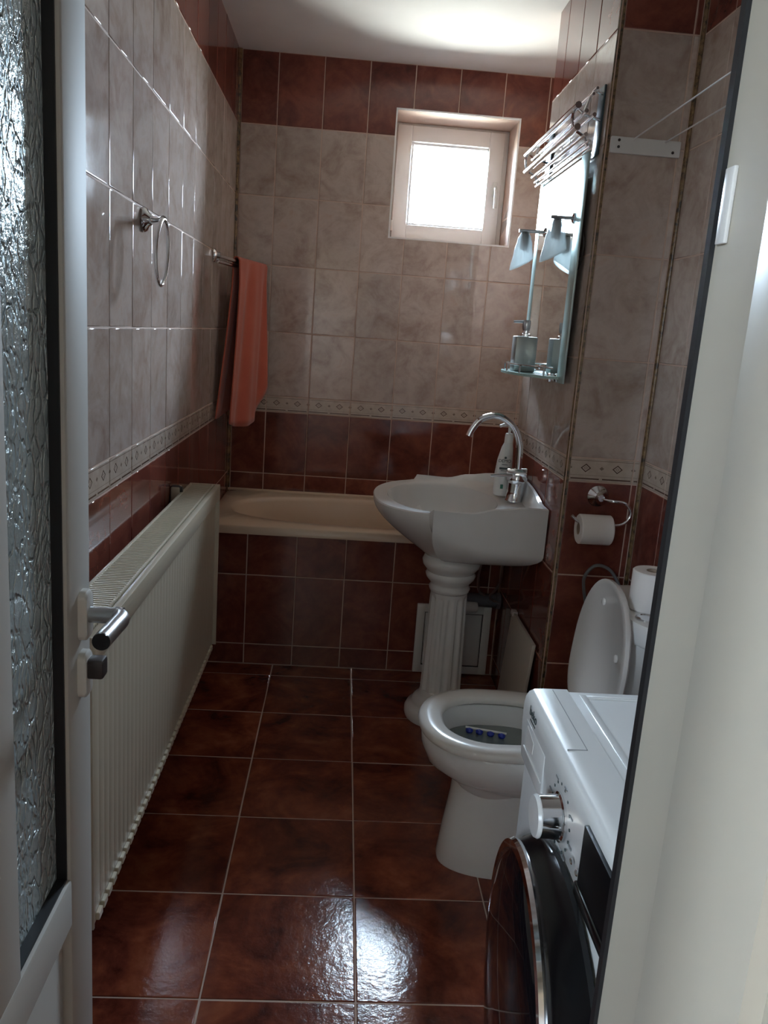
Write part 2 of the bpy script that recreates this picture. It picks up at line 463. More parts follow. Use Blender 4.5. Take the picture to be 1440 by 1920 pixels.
o = struct(G().box(XS + g_, XR + .02, YN + g_, YF, 0, H), 'wall_shaft', 'grout', 'tiled boxed pipe shaft carrying the mirror and the paper holder', 'wall')
fr = basis((XS, 0, 0), (0, -1, 0), (0, 0, 1))
tile_wall(o, fr, joints(1.274, T, -YF, -YN - .012))
fr = basis((0, YN, 0), (1, 0, 0), (0, 0, 1))
tile_wall(o, fr, [XS + .012, XS + .2125, XR - .009])

# wall with the door opening, hall beyond
DX0, DX1, DH = .13, .752, 2.08
g = G(); y0, y1 = YD - .15, YD
g.box(-.1, DX0 - .04, y0, y1, 0, H).box(DX1 + .05, 1.8, y0, y1, 0, H).box(DX0 - .04, DX1 + .05, y0, y1, DH + .04, H)
struct(g, 'wall_front', 'plaster', 'pale plaster wall around the bathroom doorway', 'wall')
g = G(); hy = -5.70
struct(G().box(-.8, 2.2, hy - .1, y0, -.12, 0), 'floor_hall', 'tile_floor', 'brown floor of the hall before the door', 'floor')
struct(G().box(-.8, 2.2, hy - .1, y0, 2.6, 2.7), 'ceiling_hall', 'ceiling_paint', 'white ceiling of the hall before the door', 'ceiling')
hw = (-5.37, -5.07, 1.40, 2.10)       # unseen window added in the left hall wall for daylight: y range, z range
g = G().box(-.9, -.8, hy - .1, hw[0], 0, 2.6).box(-.9, -.8, hw[1], y0, 0, 2.6).box(-.9, -.8, hw[0], hw[1], 0, hw[2]).box(-.9, -.8, hw[0], hw[1], hw[3], 2.6)
struct(g, 'wall_hall_left', 'hall_paint', 'cream hall wall with an added window left of the viewer', 'wall')
struct(G().box(2.2, 2.3, hy - .1, y0, 0, 2.6), 'wall_hall_right', 'hall_paint', 'cream wall on the right of the hall', 'wall')
struct(G().box(-.8, -.1, y0, y1, 0, 2.6).box(1.8, 2.2, y0, y1, 0, 2.6), 'wall_hall_front', 'hall_paint', 'cream hall wall beside the bathroom', 'wall')
struct(G().box(-.9, 2.3, hy - .1, hy, 0, 2.6), 'wall_hall_back', 'hall_paint', 'cream end wall of the hall behind the viewer', 'wall')
w2 = tag(thing('window_hall_added', (-.85, -5.22, hw[2]), 'white framed window added to the unseen hall for its daylight', 'window'), kind='structure')
g = G()
for a, b in ((hw[0], hw[0] + .03), (hw[1] - .03, hw[1])): g.box(-.88, -.82, a, b, hw[2], hw[3])
g.box(-.88, -.82, hw[0], hw[1], hw[2], hw[2] + .03).box(-.88, -.82, hw[0], hw[1], hw[3] - .03, hw[3])
g.build('frame', 'pvc_window', w2)

# corner trims
def qround(x, y, z0, z1, r, a0, a1, n=8):
    ring = [(x, y)] + [(x + r * math.cos(lerp(a0, a1, i / n)), y + r * math.sin(lerp(a0, a1, i / n))) for i in range(n + 1)]
    return G().loft([[(p[0], p[1], z) for p in ring] for z in (z0, z1)])
tag(qround(0, 0, .58, H, .011, 0, -pi / 2).build('trim_1', 'corner_trim'), 'thin mottled brown strip up the corner behind the towel', 'trim', kind='structure')
tag(qround(XS + .012, YN + .012, 0, H, .0125, pi, 1.5 * pi).build('trim_2', 'corner_trim'), 'mottled brown gold strip on the shaft edge beside the basin', 'trim', kind='structure')
tag(qround(XR, YN, 0, H, .009, pi, 1.5 * pi).build('trim_3', 'corner_trim'), 'mottled brown strip in the corner right of the paper holder', 'trim', kind='structure')
# slim metal edging around the window opening
x0, x1, z0, z1 = WIN; g = G(); e = .007
g.box(x0 - e, x0, -.002, .01, z0 - e, z1 + e).box(x1, x1 + e, -.002, .01, z0 - e, z1 + e).box(x0, x1, -.002, .01, z0 - e, z0).box(x0, x1, -.002, .01, z1, z1 + e)
tag(g.build('trim_4', 'pvc_window'), 'slim pale edging around the small window opening', 'trim', kind='structure')

# tiled front of the bathtub
TY = -.702
o = struct(G().box(0, 1.24, TY + g_, -.66, 0, .566), 'wall_tub', 'grout', 'reddish brown tiled panel under the bathtub rim', 'wall')
fr = basis((0, TY, 0), (1, 0, 0), (0, 0, 1))
tile_wall(o, fr, joints(.1832, T, 0, XS), rows=[(0, .088, 'tile_dark'), (.088, .390, 'tile_dark'), (.390, .566, 'tile_dark')])

# ------------------------------------------------------------------ window
w = tag(thing('window_1', (.984, .25, WIN[2]), 'small square white framed window above the bathtub', 'window'), kind='structure')
wx0, wx1, wz0, wz1 = WIN
def frame_box(x0, x1, z0, z1, t, ya, yb, bev=.004):
    g = G()
    g.box(x0, x0 + t, ya, yb, z0, z1, bev).box(x1 - t, x1, ya, yb, z0, z1, bev).box(x0 + t - .002, x1 - t + .002, ya, yb, z0, z0 + t, bev).box(x0 + t - .002, x1 - t + .002, ya, yb, z1 - t, z1, bev)
    return g
frame_box(wx0, wx1, wz0, wz1, .035, .222, .29).build('frame', 'pvc_window', w)
sash = frame_box(wx0 + .014, wx1 - .022, wz0 + .014, wz1 - .012, .072, .202, .27, .006).build('sash', 'pvc_window', w)
frame_box(.792, 1.176, 1.918, 2.300, .014, .222, .26, .003).build('glazing_bead', 'pvc_window', sash)
G().box(.80, 1.17, .236, .246, 1.925, 2.295).build('pane', 'window_glass', w)
hdl = G().box(1.196, 1.218, .190, .204, 2.075, 2.145, .004).build('handle', 'plastic_white', w)
G().tube(bez([(1.207, .195, 2.112), (1.207, .165, 2.112), (1.208, .155, 2.095), (1.209, .155, 2.02)], 5), .008, 10).build('lever', 'plastic_white', hdl)
G().box(wx0 + .004, wx0 + .02, .190, .206, wz0 + .05, wz0 + .10, .003).build('hinge', 'plastic_white', w)

# ------------------------------------------------------------------ door leaf (open) and frame
d = tag(thing('door_1', (.155, -3.10, 0), 'open white door with a strip of patterned glass and lever handle', 'door'), kind='structure')
LX0, LX1, LA, LB, LT = .135, .185, -2.790, YD + .002, 2.06     # leaf thickness, free edge, hinge edge, top
zg0, zg1, zp = .60, 1.93, .52
g = G().box(LX0, LX1, LA - .098, LA, .01, LT, .006); g.build('stile', 'pvc_door', d)
G().box(LX0, LX1, LB, LB + .105, .01, LT, .006).build('stile', 'pvc_door', d)
G().box(LX0, LX1, LB + .1, LA - .093, zp, zg0, .006).build('rail', 'pvc_door', d)
G().box(LX0, LX1, LB + .1, LA - .093, zg1, LT, .006).build('rail', 'pvc_door', d)
G().box(LX0, LX1, LB + .1, LA - .093, .01, .10, .006).build('rail', 'pvc_door', d)
my0, my1 = -3.155, -3.070
G().box(LX0, LX1, my0, my1, zg0 - .002, zg1 + .002, .006).build('mullion', 'pvc_door', d)
pn = G().box(LX0 + .012, LX1 - .010, LB + .1, LA - .110, .095, zp + .005, .004).build('lower_panel', 'pvc_door', d)
G().box(LX0 + .010, LX1 - .016, LA - .113, LA - .0985, .095, zp + .002).build('gasket', 'gasket', pn)  # black strip beside the lower panel, recess shadow put into its colour
for (a, b) in ((my1, LA - .098), (LB + .1, my0)):
    G().box(LX0 + .022, LX0 + .030, a, b, zg0, zg1).build('pane', 'patterned_glass', d)
    q = frame_box(a, b, zg0, zg1, .004, LX0 + .030, LX1 - .006, 0)
    q.v = [(y, x, z) for x, y, z in q.v]
    q.build('gasket', 'gasket', d)
# handle set
esc = G()
def rplate(g, x0, x1, yc, zc, hy, hz, r):
    pts = []
    for (sy, sz, a) in ((1, 1, 0), (-1, 1, pi / 2), (-1, -1, pi), (1, -1, 1.5 * pi)):
        for i in range(6):
            t = a + i * pi / 10; pts.append((yc + sy * (hy - r) + r * math.cos(t), zc + sz * (hz - r) + r * math.sin(t)))
    def ring(x, s): return [(x, yc + (p[0] - yc) * s, zc + (p[1] - zc) * s) for p in pts]
    return g.loft([ring(x0, 1), ring(x1 - .003, 1), ring(x1, .88)])
hy_, hz_ = -2.832, .985
hd = rplate(G(), LX1 - .002, LX1 + .012, hy_, hz_, .017, .036, .012).build('handle', 'pvc', d)
G().tube([(LX1 + .010, hy_, hz_), (LX1 + .030, hy_, hz_), (LX1 + .058, hy_, hz_)], [.0115, .0115, .0125], 20).build('handle_neck', 'brushed', hd)
grip = bez([(LX1 + .046, hy_ + .004, hz_), (LX1 + .058, hy_ - .012, hz_), (LX1 + .058, hy_ - .05, hz_ + .001), (LX1 + .056, hy_ - .098, hz_ + .001)], 6)
G().tube(grip, .0122, 20).build('grip', 'brushed', hd)
G().tube([(LX1 + .056, hy_ - .096, hz_ + .001), (LX1 + .056, hy_ - .1005, hz_ + .001)], .0118, 20).build('grip_cap', 'plastic_black', hd)
lk = rplate(G(), LX1 - .002, LX1 + .012, hy_ - .004, .898, .017, .034, .012).build('lock_plate', 'pvc', d)
G().box(LX1 + .010, LX1 + .034, hy_ - .016, hy_ + .010, .893, .922, .004).build('lock_knob', 'plastic_dark', lk)

f = tag(thing('door_2', (.76, YD - .09, 0), 'cream door frame at the right edge of the doorway', 'door frame'), kind='structure')
fx = .757
# right jamb: rebated profile running up, seen from the hall
prof = [(fx, YD + .004), (fx + .045, YD + .004), (fx + .045, YD - .19), (fx - .012, YD - .19), (fx - .020, YD - .165), (fx - .020, YD - .100), (fx - .012, YD - .086), (fx - .004, YD - .078), (fx - .001, YD - .060), (fx, YD - .02)]
def smooth_prof(p, z0, z1): return G().loft([[(a, b, z) for a, b in p] for z in (z0, z1)])
smooth_prof(prof, 0, DH + .04).build('jamb', 'frame_cream', f, sharp=60)
G().box(fx - .0032, fx + .002, YD - .001, YD + .0065, .005, DH).build('gasket', 'gasket', f)
lp = [(.13 - (a - fx), b) for a, b in prof]
smooth_prof([(a - .0, b) for a, b in lp], 0, DH + .04).build('jamb', 'frame_cream', f, sharp=60)
G().box(.085, fx + .045, YD - .19, YD + .004, DH, DH + .045, .004).build('head', 'frame_cream', f)
# casing round the frame on the hall side
G().box(fx + .0, fx + .09, YD - .205, YD - .185, 0, DH + .1, .005).build('casing', 'frame_cream', f)
G().box(.04, .135, YD - .205, YD - .185, 0, DH + .1, .005).build('casing', 'frame_cream', f)
st = G().box(fx - .0030, fx - .0002, YD - .018, YD - .006, 1.468, 1.512, .0008).build('strike_plate', 'plastic_white', f)

# ------------------------------------------------------------------ bathtub
t = thing('bathtub', (.735, -.35, .566), 'long beige pink bathtub behind the tiled panel', 'bathtub')
zr = .604
def tubring(hx, hy, z, cx=.735, cy=-.352, n=64, p=2.6):
    out = []
    for j in range(n):
        a = 2 * pi * j / n; c, s = math.cos(a), math.sin(a)
        out.append((cx + hx * math.copysign(abs(c) ** (2 / p), c), cy + hy * math.copysign(abs(s) ** (2 / p), s), z))
    return out
def rect_ring(x0, x1, y0, y1, z, n=64):
    cx, cy = .735, -.352; out = []
    for j in range(n):
        a = 2 * pi * j / n; c, s = math.cos(a), math.sin(a)
        k_ = min((x1 - cx if c > 0 else cx - x0) / max(abs(c), 1e-6), (y1 - cy if s > 0 else cy - y0) / max(abs(s), 1e-6))
        out.append((cx + c * k_, cy + s * k_, z))
    return out
x0, x1, y0, y1 = .003, 1.467, -.722, -.004
rings = [rect_ring(x0, x1, y0, y1, .567), rect_ring(x0, x1, y0, y1, zr - .006), rect_ring(x0 + .006, x1 - .006, y0 + .006, y1 - .004, zr),
         tubring(.672, .288, zr), tubring(.664, .280, zr - .004), tubring(.655, .272, zr - .02), tubring(.63, .255, zr - .10), tubring(.59, .235, zr - .25), tubring(.53, .20, zr - .36), tubring(.44, .16, zr - .395), tubring(.05, .03, zr - .40)]
G().loft(rings, False, True).build('shell', 'tub_acrylic', t, sharp=50)
G().box(.004, 1.46, -.016, -.002, zr - .004, zr + .010, .004).build('sealing_strip', 'tub_acrylic', t)
G().lathe([(.03, 0), (.034, .004), (.03, .009), (.0, .01)], (1.2, -.35, zr - .402), seg=20, caps=False).build('drain', 'chrome', t)

# access hatch in the tub panel
h = thing('access_hatch', (1.057, -.71, .0), 'white plastic access hatch low in the tub panel behind pedestal', 'hatch')
frame_box(.900, 1.214, .004, .308, .034, -.718, -.703, .003).build('frame', 'plastic_white', h)
G().box(.937, 1.177, -.713, -.704, .041, .271, .002).build('hatch_door', 'plastic_white', h)
frame_box(.932, 1.182, .036, .276, .004, -.7155, -.705, 0).build('gap', 'plastic_dark', h)

# ------------------------------------------------------------------ radiator
r = thing('radiator', (.08, -1.87, .25), 'long cream panel radiator hung along the left wall', 'radiator')
ry0, ry1, rz0, rz1, rxf, rxb = -2.597, -1.175, .262, .852, .131, .034
# front panel with pressed vertical channels
per = .0333; n = int((ry1 - ry0 - .03) / per); g = G()
za, zb = rz0 + .028, rz1 - .052
g.box(rxf - .016, rxf - .009, ry0 + .004, ry1 - .004, rz0, rz1 - .004, .002)
ys = ry0 + ((ry1 - ry0) - n * per) / 2
for i in range(n):
    a = ys + i * per; w1 = .0262
    b0 = [(a + (per - w1) / 2 - .003, 0), (a + (per + w1) / 2 + .003, 0)]
    ya_, yb_ = b0[0][0], b0[1][0]
    vs = [(rxf - .0095, ya_, za - .010), (rxf - .0095, yb_, za - .010), (rxf - .0095, yb_, zb + .010), (rxf - .0095, ya_, zb + .010),
          (rxf - .0084, ya_ + .005, za), (rxf - .0084, yb_ - .005, za), (rxf - .0084, yb_ - .005, zb), (rxf - .0084, ya_ + .005, zb)]
    g.box(rxf - .0100, rxf - .0015, ya_ + .003, yb_ - .005, rz0 + .004, rz0 + .020, .0015, 1)      # pressed foot of each channel
    g.add(vs, [(4, 5, 6, 7), (0, 1, 5, 4), (1, 2, 6, 5), (2, 3, 7, 6), (3, 0, 4, 7)])
g.build('front_panel', 'radiator_paint', r, sharp=25)
G().box(rxb, rxb + .010, ry0 + .004, ry1 - .004, rz0, rz1 - .004, .002).build('rear_panel', 'radiator_paint', r)
g = G()
g.box(rxb + .010, rxf - .016, ry0 + .02, ry1 - .02, rz0 + .03, rz1 - .03)
g.build('convector', 'plastic_grey', r)
# top cover: folded front strip, rear strip, end strips and the slatted grille
g = G().box(rxf - .014, rxf + .003, ry0, ry1, rz1 - .050, rz1 + .001, .003)
g.box(rxf - .0225, rxf - .0175, ry0, ry1, rz1 - .006, rz1 + .0018, .001).build('front_strip', 'radiator_paint', r)
G().box(rxb - .002, rxb + .005, ry0, ry1, rz1 - .03, rz1 + .002, .002).build('rear_strip', 'radiator_paint', r)
g = G(); yy = ry0 + .012
while yy < ry1 - .012:
    g.box(rxb + .004, rxf - .017, yy, yy + .0066, rz1 - .006, rz1 - .001); yy += .0118
tag(g.build('grille', 'radiator_paint', r), 'fine slotted grille on the radiator top')
G().box(rxb, rxf - .002, ry0 - .003, ry0 + .004, rz0 + .01, rz1 + .003, .002).build('side_cover', 'radiator_paint', r)
G().box(rxb - .002, rxf + .004, ry1 - .004, ry1 + .003, rz0 + .01, rz1 + .003, .002).build('side_cover', 'radiator_paint', r)
G().tube([(rxf - .012, ry1 + .002, rz1 - .02), (rxf - .012, ry1 + .014, rz1 - .02)], .008, 12).build('vent_plug', 'radiator_paint', r)
G().lathe([(.012, 0), (.014, .002), (.014, .02), (.010, .028), (.010, .034)], (.004, -1.33, .862), (1, 0, 0), 16).build('bracket', 'plastic_dark', r)
G().box(.002, .030, -1.345, -1.30, rz1 - .05, rz1 + .018, .004).build('bracket', 'radiator_paint', r)

# ------------------------------------------------------------------ washbasin and pedestal
bx, by = .945, -1.02
b = thing('washbasin', (bx, by, .63), 'white ceramic washbasin with raised sides on the fluted pedestal', 'washbasin')
NB = 120
BX1, HY, FX = 1.2335, .336, .855      # back, half width, front end of the raised sides
RB = .304                             # round bowl radius
def outline(a):
    c, s = math.cos(a), math.sin(a)
    rc = RB
    # round front: ellipse reaching x = .667 at the tip
    re_ = 1 / ((abs(c) / .276) ** 2.35 + (abs(s) / .329) ** 2.35) ** (1 / 2.35)
    # raised back block
    best = re_
    tx = (BX1 - bx) / c if c > 1e-6 else ((FX - bx) / c if c < -1e-6 else 9)
    ty = HY / abs(s) if abs(s) > 1e-6 else 9
    rr = min(tx, ty)
    if c > 0: best = rr
    else:
        # inside the block zone only where x >= FX
        if abs(s) * ty <= HY + 1e-6 and ty * c + bx >= FX: best = max(best, ty)
        else:
            best = re_
    return best
def rimz(x, y, blk):
    base = interp([(.66, .826), (.80, .830), (.862, .834)], x)
    if not blk: return base
    side = interp([(.855, .850), (.98, .846), (1.07, .864), (1.16, .874), (1.234, .874)], x)
    if x > 1.226:        # arched back lip
        side = max(side, .908 - .055 * (abs(y - by) / HY) ** 2)
    return side
angs = [2 * pi * j / NB for j in range(NB)]
# put samples on the block corners so that they stay crisp
for cx_, cy_ in ((BX1, by + HY), (BX1, by - HY), (FX, by + HY), (FX, by - HY)):
    a = math.atan2(cy_ - by, cx_ - bx) % (2 * pi)
    i = min(range(NB), key=lambda q: abs(angs[q] - a)); angs[i] = a + (1e-4 if cx_ == FX else 0) * (-1 if cy_ > by else 1)
O = []
for a in angs:
    r_ = outline(a); x, y = bx + r_ * math.cos(a), by + r_ * math.sin(a)
    blk = abs(abs(y - by) - HY) < .004 or x > BX1 - .004
    O.append((x, y, rimz(x, y, blk), blk))
def ell(hx0, hx1, hy, z, cx=.928, cy=by + .008):
    """egg-shaped ring: hx0 toward the front, hx1 toward the back"""
    out = []
    for a in angs:
        c, s = math.cos(a), math.sin(a); hx = hx1 if c > 0 else hx0
        q = 1 / math.sqrt((c / hx) ** 2 + (s / hy) ** 2)
        out.append((cx + q * c, cy + q * s, z))
    return out
def blend(A, B, t, z=None): return [tuple(lerp(p, q, t) for p, q in zip(a_, b_)) if z is None else (lerp(a_[0], b_[0], t), lerp(a_[1], b_[1], t), z(a_, b_)) for a_, b_ in zip(A, B)]
neck = ell(.098, .12, .10, .632, .967, -1.09)
top = [(x, y, z) for x, y, z, _ in O]
outer = [neck]
for q in range(1, 13):
    th = q / 12 * pi / 2; sn, cs = math.sin(th), (1 - math.cos(th))
    ring = []
    for (x, y, z, blk), (nx, ny, nz) in zip(O, neck):
        if blk:      # raised side: curls out from the neck, then stands upright
            low = interp([(.86, .775), (.95, .742), (1.04, .716), (1.235, .708)], x)
            if q <= 8:
                t8 = q / 8 * pi / 2
                ring.append((lerp(nx, x, math.sin(t8)), lerp(ny, y, math.sin(t8)), .632 + (low - .632) * (1 - math.cos(t8)) ** .8))
            else: ring.append((x, y, lerp(low, z - .010, (q - 8) / 4)))
        else: ring.append((lerp(nx, x, sn), lerp(ny, y, sn), .632 + (z - .010 - .632) * cs ** .47))
    outer.append(ring)
outer.append([(x, y, z - .004) for x, y, z in top])
lip = [(lerp(x, bx, .012), lerp(y, by, .012), z) for x, y, z in top]
inner_edge = ell(.208, .196, .286, .825)
lip2 = []
for (x, y, z, blk), (ix, iy, iz) in zip(O, inner_edge):
    # raised sides fall to the deck just inside the outline
    t_ = .10 if blk else .05
    lip2.append((lerp(x, ix, t_), lerp(y, iy, t_), z if not blk else z - .002))
deck = []
for (x, y, z, blk), (ix, iy, iz) in zip(O, inner_edge):
    if blk:
        fx_ = (bx + .0, by)
        deck.append((lerp(x, ix, .30), lerp(y, iy, .30), .842 if x > 1.0 else .834))
    else: deck.append((lerp(x, ix, .55), lerp(y, iy, .55), z - .001))
deck2 = [(lerp(p[0], q[0], .8), lerp(p[1], q[1], .8), lerp(p[2], q[2], .55)) for p, q in zip(deck, inner_edge)]
inner = [lip, lip2, deck, deck2, inner_edge, [(lerp(x, bx, .015), lerp(y, by, .015), z - .007) for x, y, z in inner_edge], ell(.197, .186, .273, .80), ell(.188, .176, .260, .765), ell(.165, .155, .225, .72), ell(.12, .11, .16, .688), ell(.05, .05, .06, .672), ell(.012, .012, .012, .670)]
G().loft(outer + inner, True, True).build('basin', 'ceramic', b, sharp=32)
G().lathe([(.026, 0), (.028, .003), (.022, .006), (.0, .005)], (.928, by + .008, .671), seg=20, caps=False).build('drain', 'chrome', b)

p = thing('pedestal', (.967, -1.11, 0), 'white fluted column pedestal carrying the washbasin', 'pedestal')
px, py = .967, -1.10
def fl(r, z, depth=0, n=12, seg=144):
    out = []
    for j in range(seg):
        a = 2 * pi * j / seg; k_ = math.cos(a * n)
        rr = r - depth * max(0, k_ + .35) ** .6 / 1.35 ** .6
        out.append((px + rr * math.cos(a), py + rr * math.sin(a), z))
    return out
G().loft([fl(.0765, .07), fl(.0765, .085), fl(.0760, .105, .009), fl(.0725, .28, .010), fl(.0685, .455, .010), fl(.0682, .470, .008), fl(.0680, .480, .003), fl(.0680, .484), fl(.0680, .50)], True, True).build('fluted_shaft', 'ceramic', p, sharp=60)
G().lathe([(.068, .495), (.073, .50), (.076, .512), (.070, .522), (.072, .53), (.088, .548), (.092, .562), (.086, .572), (.090, .578), (.104, .596), (.107, .612), (.100, .628), (.090, .636)], (px, py, 0), seg=48).build('capital', 'ceramic', p, sharp=60)
G().lathe([(.126, 0), (.130, .012), (.130, .030), (.122, .045), (.108, .052), (.106, .060), (.100, .072), (.090, .082), (.082, .088), (.079, .10), (.076, .112)], (px, py, 0), seg=48).build('base', 'ceramic', p, sharp=60)

# tap
fq = thing('tap', (1.176, -1.075, .838), 'chrome single lever tap with a tall curved swan neck spout', 'tap')
ty_ = -1.078; tx_ = 1.176
G().lathe([(.034, 0), (.034, .004), (.031, .008), (.029, .035), (.028, .07)], (tx_, ty_, .841), (.03, 0, 1), 28).build('body', 'chrome', fq)
G().lathe([(.027, 0), (.0285, .003), (.0285, .032), (.026, .035)], (tx_ + .002, ty_, .904), (.03, 0, 1), 28).build('cartridge_cap', 'chrome', fq)
G().tube(bez([(tx_ + .004, ty_, .93), (tx_ + .004, ty_, .99), (tx_ - .002, ty_, 1.05), (tx_ - .030, ty_, 1.108), (1.089, ty_, 1.142), (1.033, ty_, 1.130), (1.004, ty_, 1.098), (.990, ty_, 1.066)], 7), .0118, 18).build('spout', 'chrome', fq)
lv = G().lathe([(.021, -.036), (.023, -.032), (.023, .032), (.021, .036)], (tx_ + .002, ty_, .938), (.96, -.25, .1), 24).build('lever_hub', 'chrome', fq)
G().tube([(tx_ - .02, ty_ - .012, .936), (1.12, ty_ - .018, .936), (1.078, ty_ - .022, .931)], [.0075, .0065, .0055], 14).build('lever', 'chrome', lv)

# lotion bottle
lb = thing('lotion_bottle', (1.146, -.985, .836), 'white pump bottle with dark print standing behind the tap', 'bottle')
def bot(hx, hy, z, sx=0): return [(1.146 + sx + hx * math.cos(2 * pi * j / 32), -.985 + hy * math.sin(2 * pi * j / 32), z + .006) for j in range(32)]
G().loft([bot(.026, .026, .836), bot(.0305, .032, .840), bot(.032, .034, .86), bot(.0315, .034, .92), bot(.028, .031, .97, .002), bot(.021, .024, 1.015, .006), bot(.0150, .0165, 1.034, .008)]).build('body', 'lotion', lb)
G().loft([bot(.0155, .0165, 1.032, .008), bot(.0150, .016, 1.052, .008), bot(.0135, .0145, 1.066, .008), bot(.012, .012, 1.068, .008)]).build('cap', 'lotion', lb)
G().tube([(1.154, -.985, 1.072), (1.154, -.985, 1.096)], .0055, 12).build('pump_stem', 'lotion', lb)
G().tube(bez([(1.158, -.985, 1.100), (1.146, -.986, 1.106), (1.130, -.988, 1.104), (1.116, -.990, 1.098)], 5), [.0075] * 6 + [.0065] * 5 + [.0055] * 5, 12).build('nozzle', 'lotion', lb)
def lab(body, size, z, mat, dx=0, off=.0345):
    M = Matrix.Translation((1.143 + dx, -.985 - off, z)) @ Matrix.Rotation(pi / 2, 4, 'X')
    text_mesh(body, size, mat, 'print', lb, M)
lab('DEMO', .0165, .970, 'ink', -.002, .0325)
for (x0_, x1_, z0_, z1_, m_) in ((1.132, 1.152, .9605, .9625, 'ink_grey'), (1.124, 1.162, .944, .9505, 'ink'), (1.130, 1.156, .938, .9395, 'ink_grey')):
    G().box(x0_, x1_, -1.0205, -1.012, z0_, z1_).build('print', m_, lb)
G().lathe([(.0045, 0), (.0045, .001)], (1.143, -1.0165, .987), (0, -1, 0), 12).build('emblem', 'ink', lb)
G().box(1.133, 1.143, -1.0204, -1.0185, .872, .888).build('emblem', 'ink_green', lb)

# ------------------------------------------------------------------ pipes below the basin, leaning board
pp = thing('supply_hose', (1.20, -.95, .35), 'thin pale flexible hose hanging below the basin', 'hose', 'flexible hoses under the basin')
G().tube(bez([(1.165, -1.02, .70), (1.185, -.96, .58), (1.195, -.90, .47), (1.17, -.86, .40), (1.215, -.84, .37)], 8), .005, 10).build('tube', 'brushed', pp)
tag(pp, 'thin pale flexible hose below the basin, curving toward the shaft')
pp = thing('supply_hose', (1.15, -.95, .35), 'thin pale flexible hose below the basin, nearer the pedestal', 'hose', 'flexible hoses under the basin')
G().tube(bez([(1.125, -1.04, .70), (1.10, -1.0, .60), (1.10, -.95, .50), (1.115, -.91, .44), (1.14, -.90, .42)], 8), .005, 10).build('tube', 'brushed', pp)
pp = thing('waste_pipe', (1.16, -.79, .36), 'dark grey horizontal waste pipe above the access hatch', 'pipe')
G().tube([(1.02, -.765, .355), (1.225, -.765, .355)], .028, 20).build('pipe', 'plastic_grey', pp)
G().tube([(1.215, -.765, .355), (1.232, -.765, .355)], .034, 20).build('collar', 'plastic_grey', pp)
pp = thing('siphon', (1.07, -.86, .33), 'white plastic siphon pipe end behind the pedestal', 'pipe')
G().lathe([(.017, 0), (.022, .004), (.022, .05), (.018, .055)], (1.075, -.83, .345), (1, 0, 0), 20).build('elbow', 'plastic_white', pp)
G().tube([(1.0, -.83, .345), (1.08, -.83, .345)], .015, 14).build('pipe', 'plastic_white', pp)
bo = thing('board', (1.21, -1.23, 0), 'flat cream board leaning upright against the shaft under the basin', 'board')
g = G().box(-.006, .006, -.172, .172, 0, .415, .002)
M = Matrix.Translation((1.195, -1.228, .002)) @ Matrix.Rotation(math.radians(4.2), 4, 'Y')
g.v = [tuple(M @ Vector(v)) for v in g.v]; g.build('panel', 'board_cream', bo)
g = G().box(-.010, .010, .140, .176, .402, .420, .003); g.v = [tuple(M @ Vector(v)) for v in g.v]; g.build('corner_cap', 'plastic_white', bo)

# ------------------------------------------------------------------ mirror, lamps, shelf, soap, rack
mz0, mz1, my0_, my1_, mxf = 1.285, 1.965, -1.412, -.800, 1.214
mi = thing('wall_mirror', (mxf, -1.1, mz0), 'tall frameless mirror with pale green glass side strips above basin', 'mirror')
G().box(mxf, mxf + .005, my0_ + .075, my1_ - .055, mz0, mz1).build('mirror_glass', 'mirror', mi)
G().box(mxf - .001, mxf + .005, my0_, my0_ + .075, mz0, mz1, .001).build('side_strip', 'frosted_strip', mi)
G().box(mxf - .001, mxf + .005, my1_ - .055, my1_, mz0, mz1, .001).build('side_strip', 'frosted_strip', mi)
for y in (-1.30, -.92):
    G().box(mxf + .004, XS - .0005, y - .02, y + .02, mz0 + .1, mz1 - .1).build('mount', 'plastic_grey', mi)

def lamp(y, label, xo):
    L = thing('mirror_lamp', (mxf - .001, y, 1.78), label, 'lamp', 'lamps on the mirror')
    G().lathe([(.016, 0), (.016, .006), (.008, .010)], (mxf - .0012, y, 1.785), (-1, 0, 0), 18).build('wall_plate', 'chrome', L)
    G().tube([(mxf - .004, y, 1.785), (xo - .022, y, 1.784)], .0055, 12).build('arm', 'brushed', L)
    G().lathe([(.008, 0), (.013, -.006), (.0145, -.03), (.0145, -.055), (.010, -.062)], (xo, y, 1.782), seg=18).build('socket', 'plastic_grey', L)
    # flag-like opal shade: narrow at the socket, flaring down to a slanted hem whose far corner points out
    rings = []
    for t_ in [i / 12 for i in range(13)]:
        ring = []
        for j in range(40):
            a = 2 * pi * j / 40; c, s = math.cos(a), math.sin(a)
            w_ = interp([(0, .012), (.18, .024), (.5, .033), (1, .042)], t_)
            dr = -.108 + .022 * c - .006 * abs(s)
            ring.append((xo + c * w_ * .92 - .003 * t_, y + s * w_ * .8, 1.780 + t_ * dr))
        rings.append(ring)
    o = G().loft(rings, False, False).build('shade', 'opal_glass', L, sharp=180, solid=.002)
    return L
lamp(-.965, 'opal glass lamp on the far side of the mirror, nearer the window', 1.140)
L = lamp(-1.335, 'opal glass lamp on the near side of the mirror with a loose cable', 1.160)
G().tube(bez([(mxf + .008, -1.345, 1.775), (1.222, -1.40, 1.74), (1.226, -1.425, 1.70), (1.229, -1.405, 1.655), (1.228, -1.38, 1.63)], 8), .0022, 8).build('cable', 'plastic_dark', L)

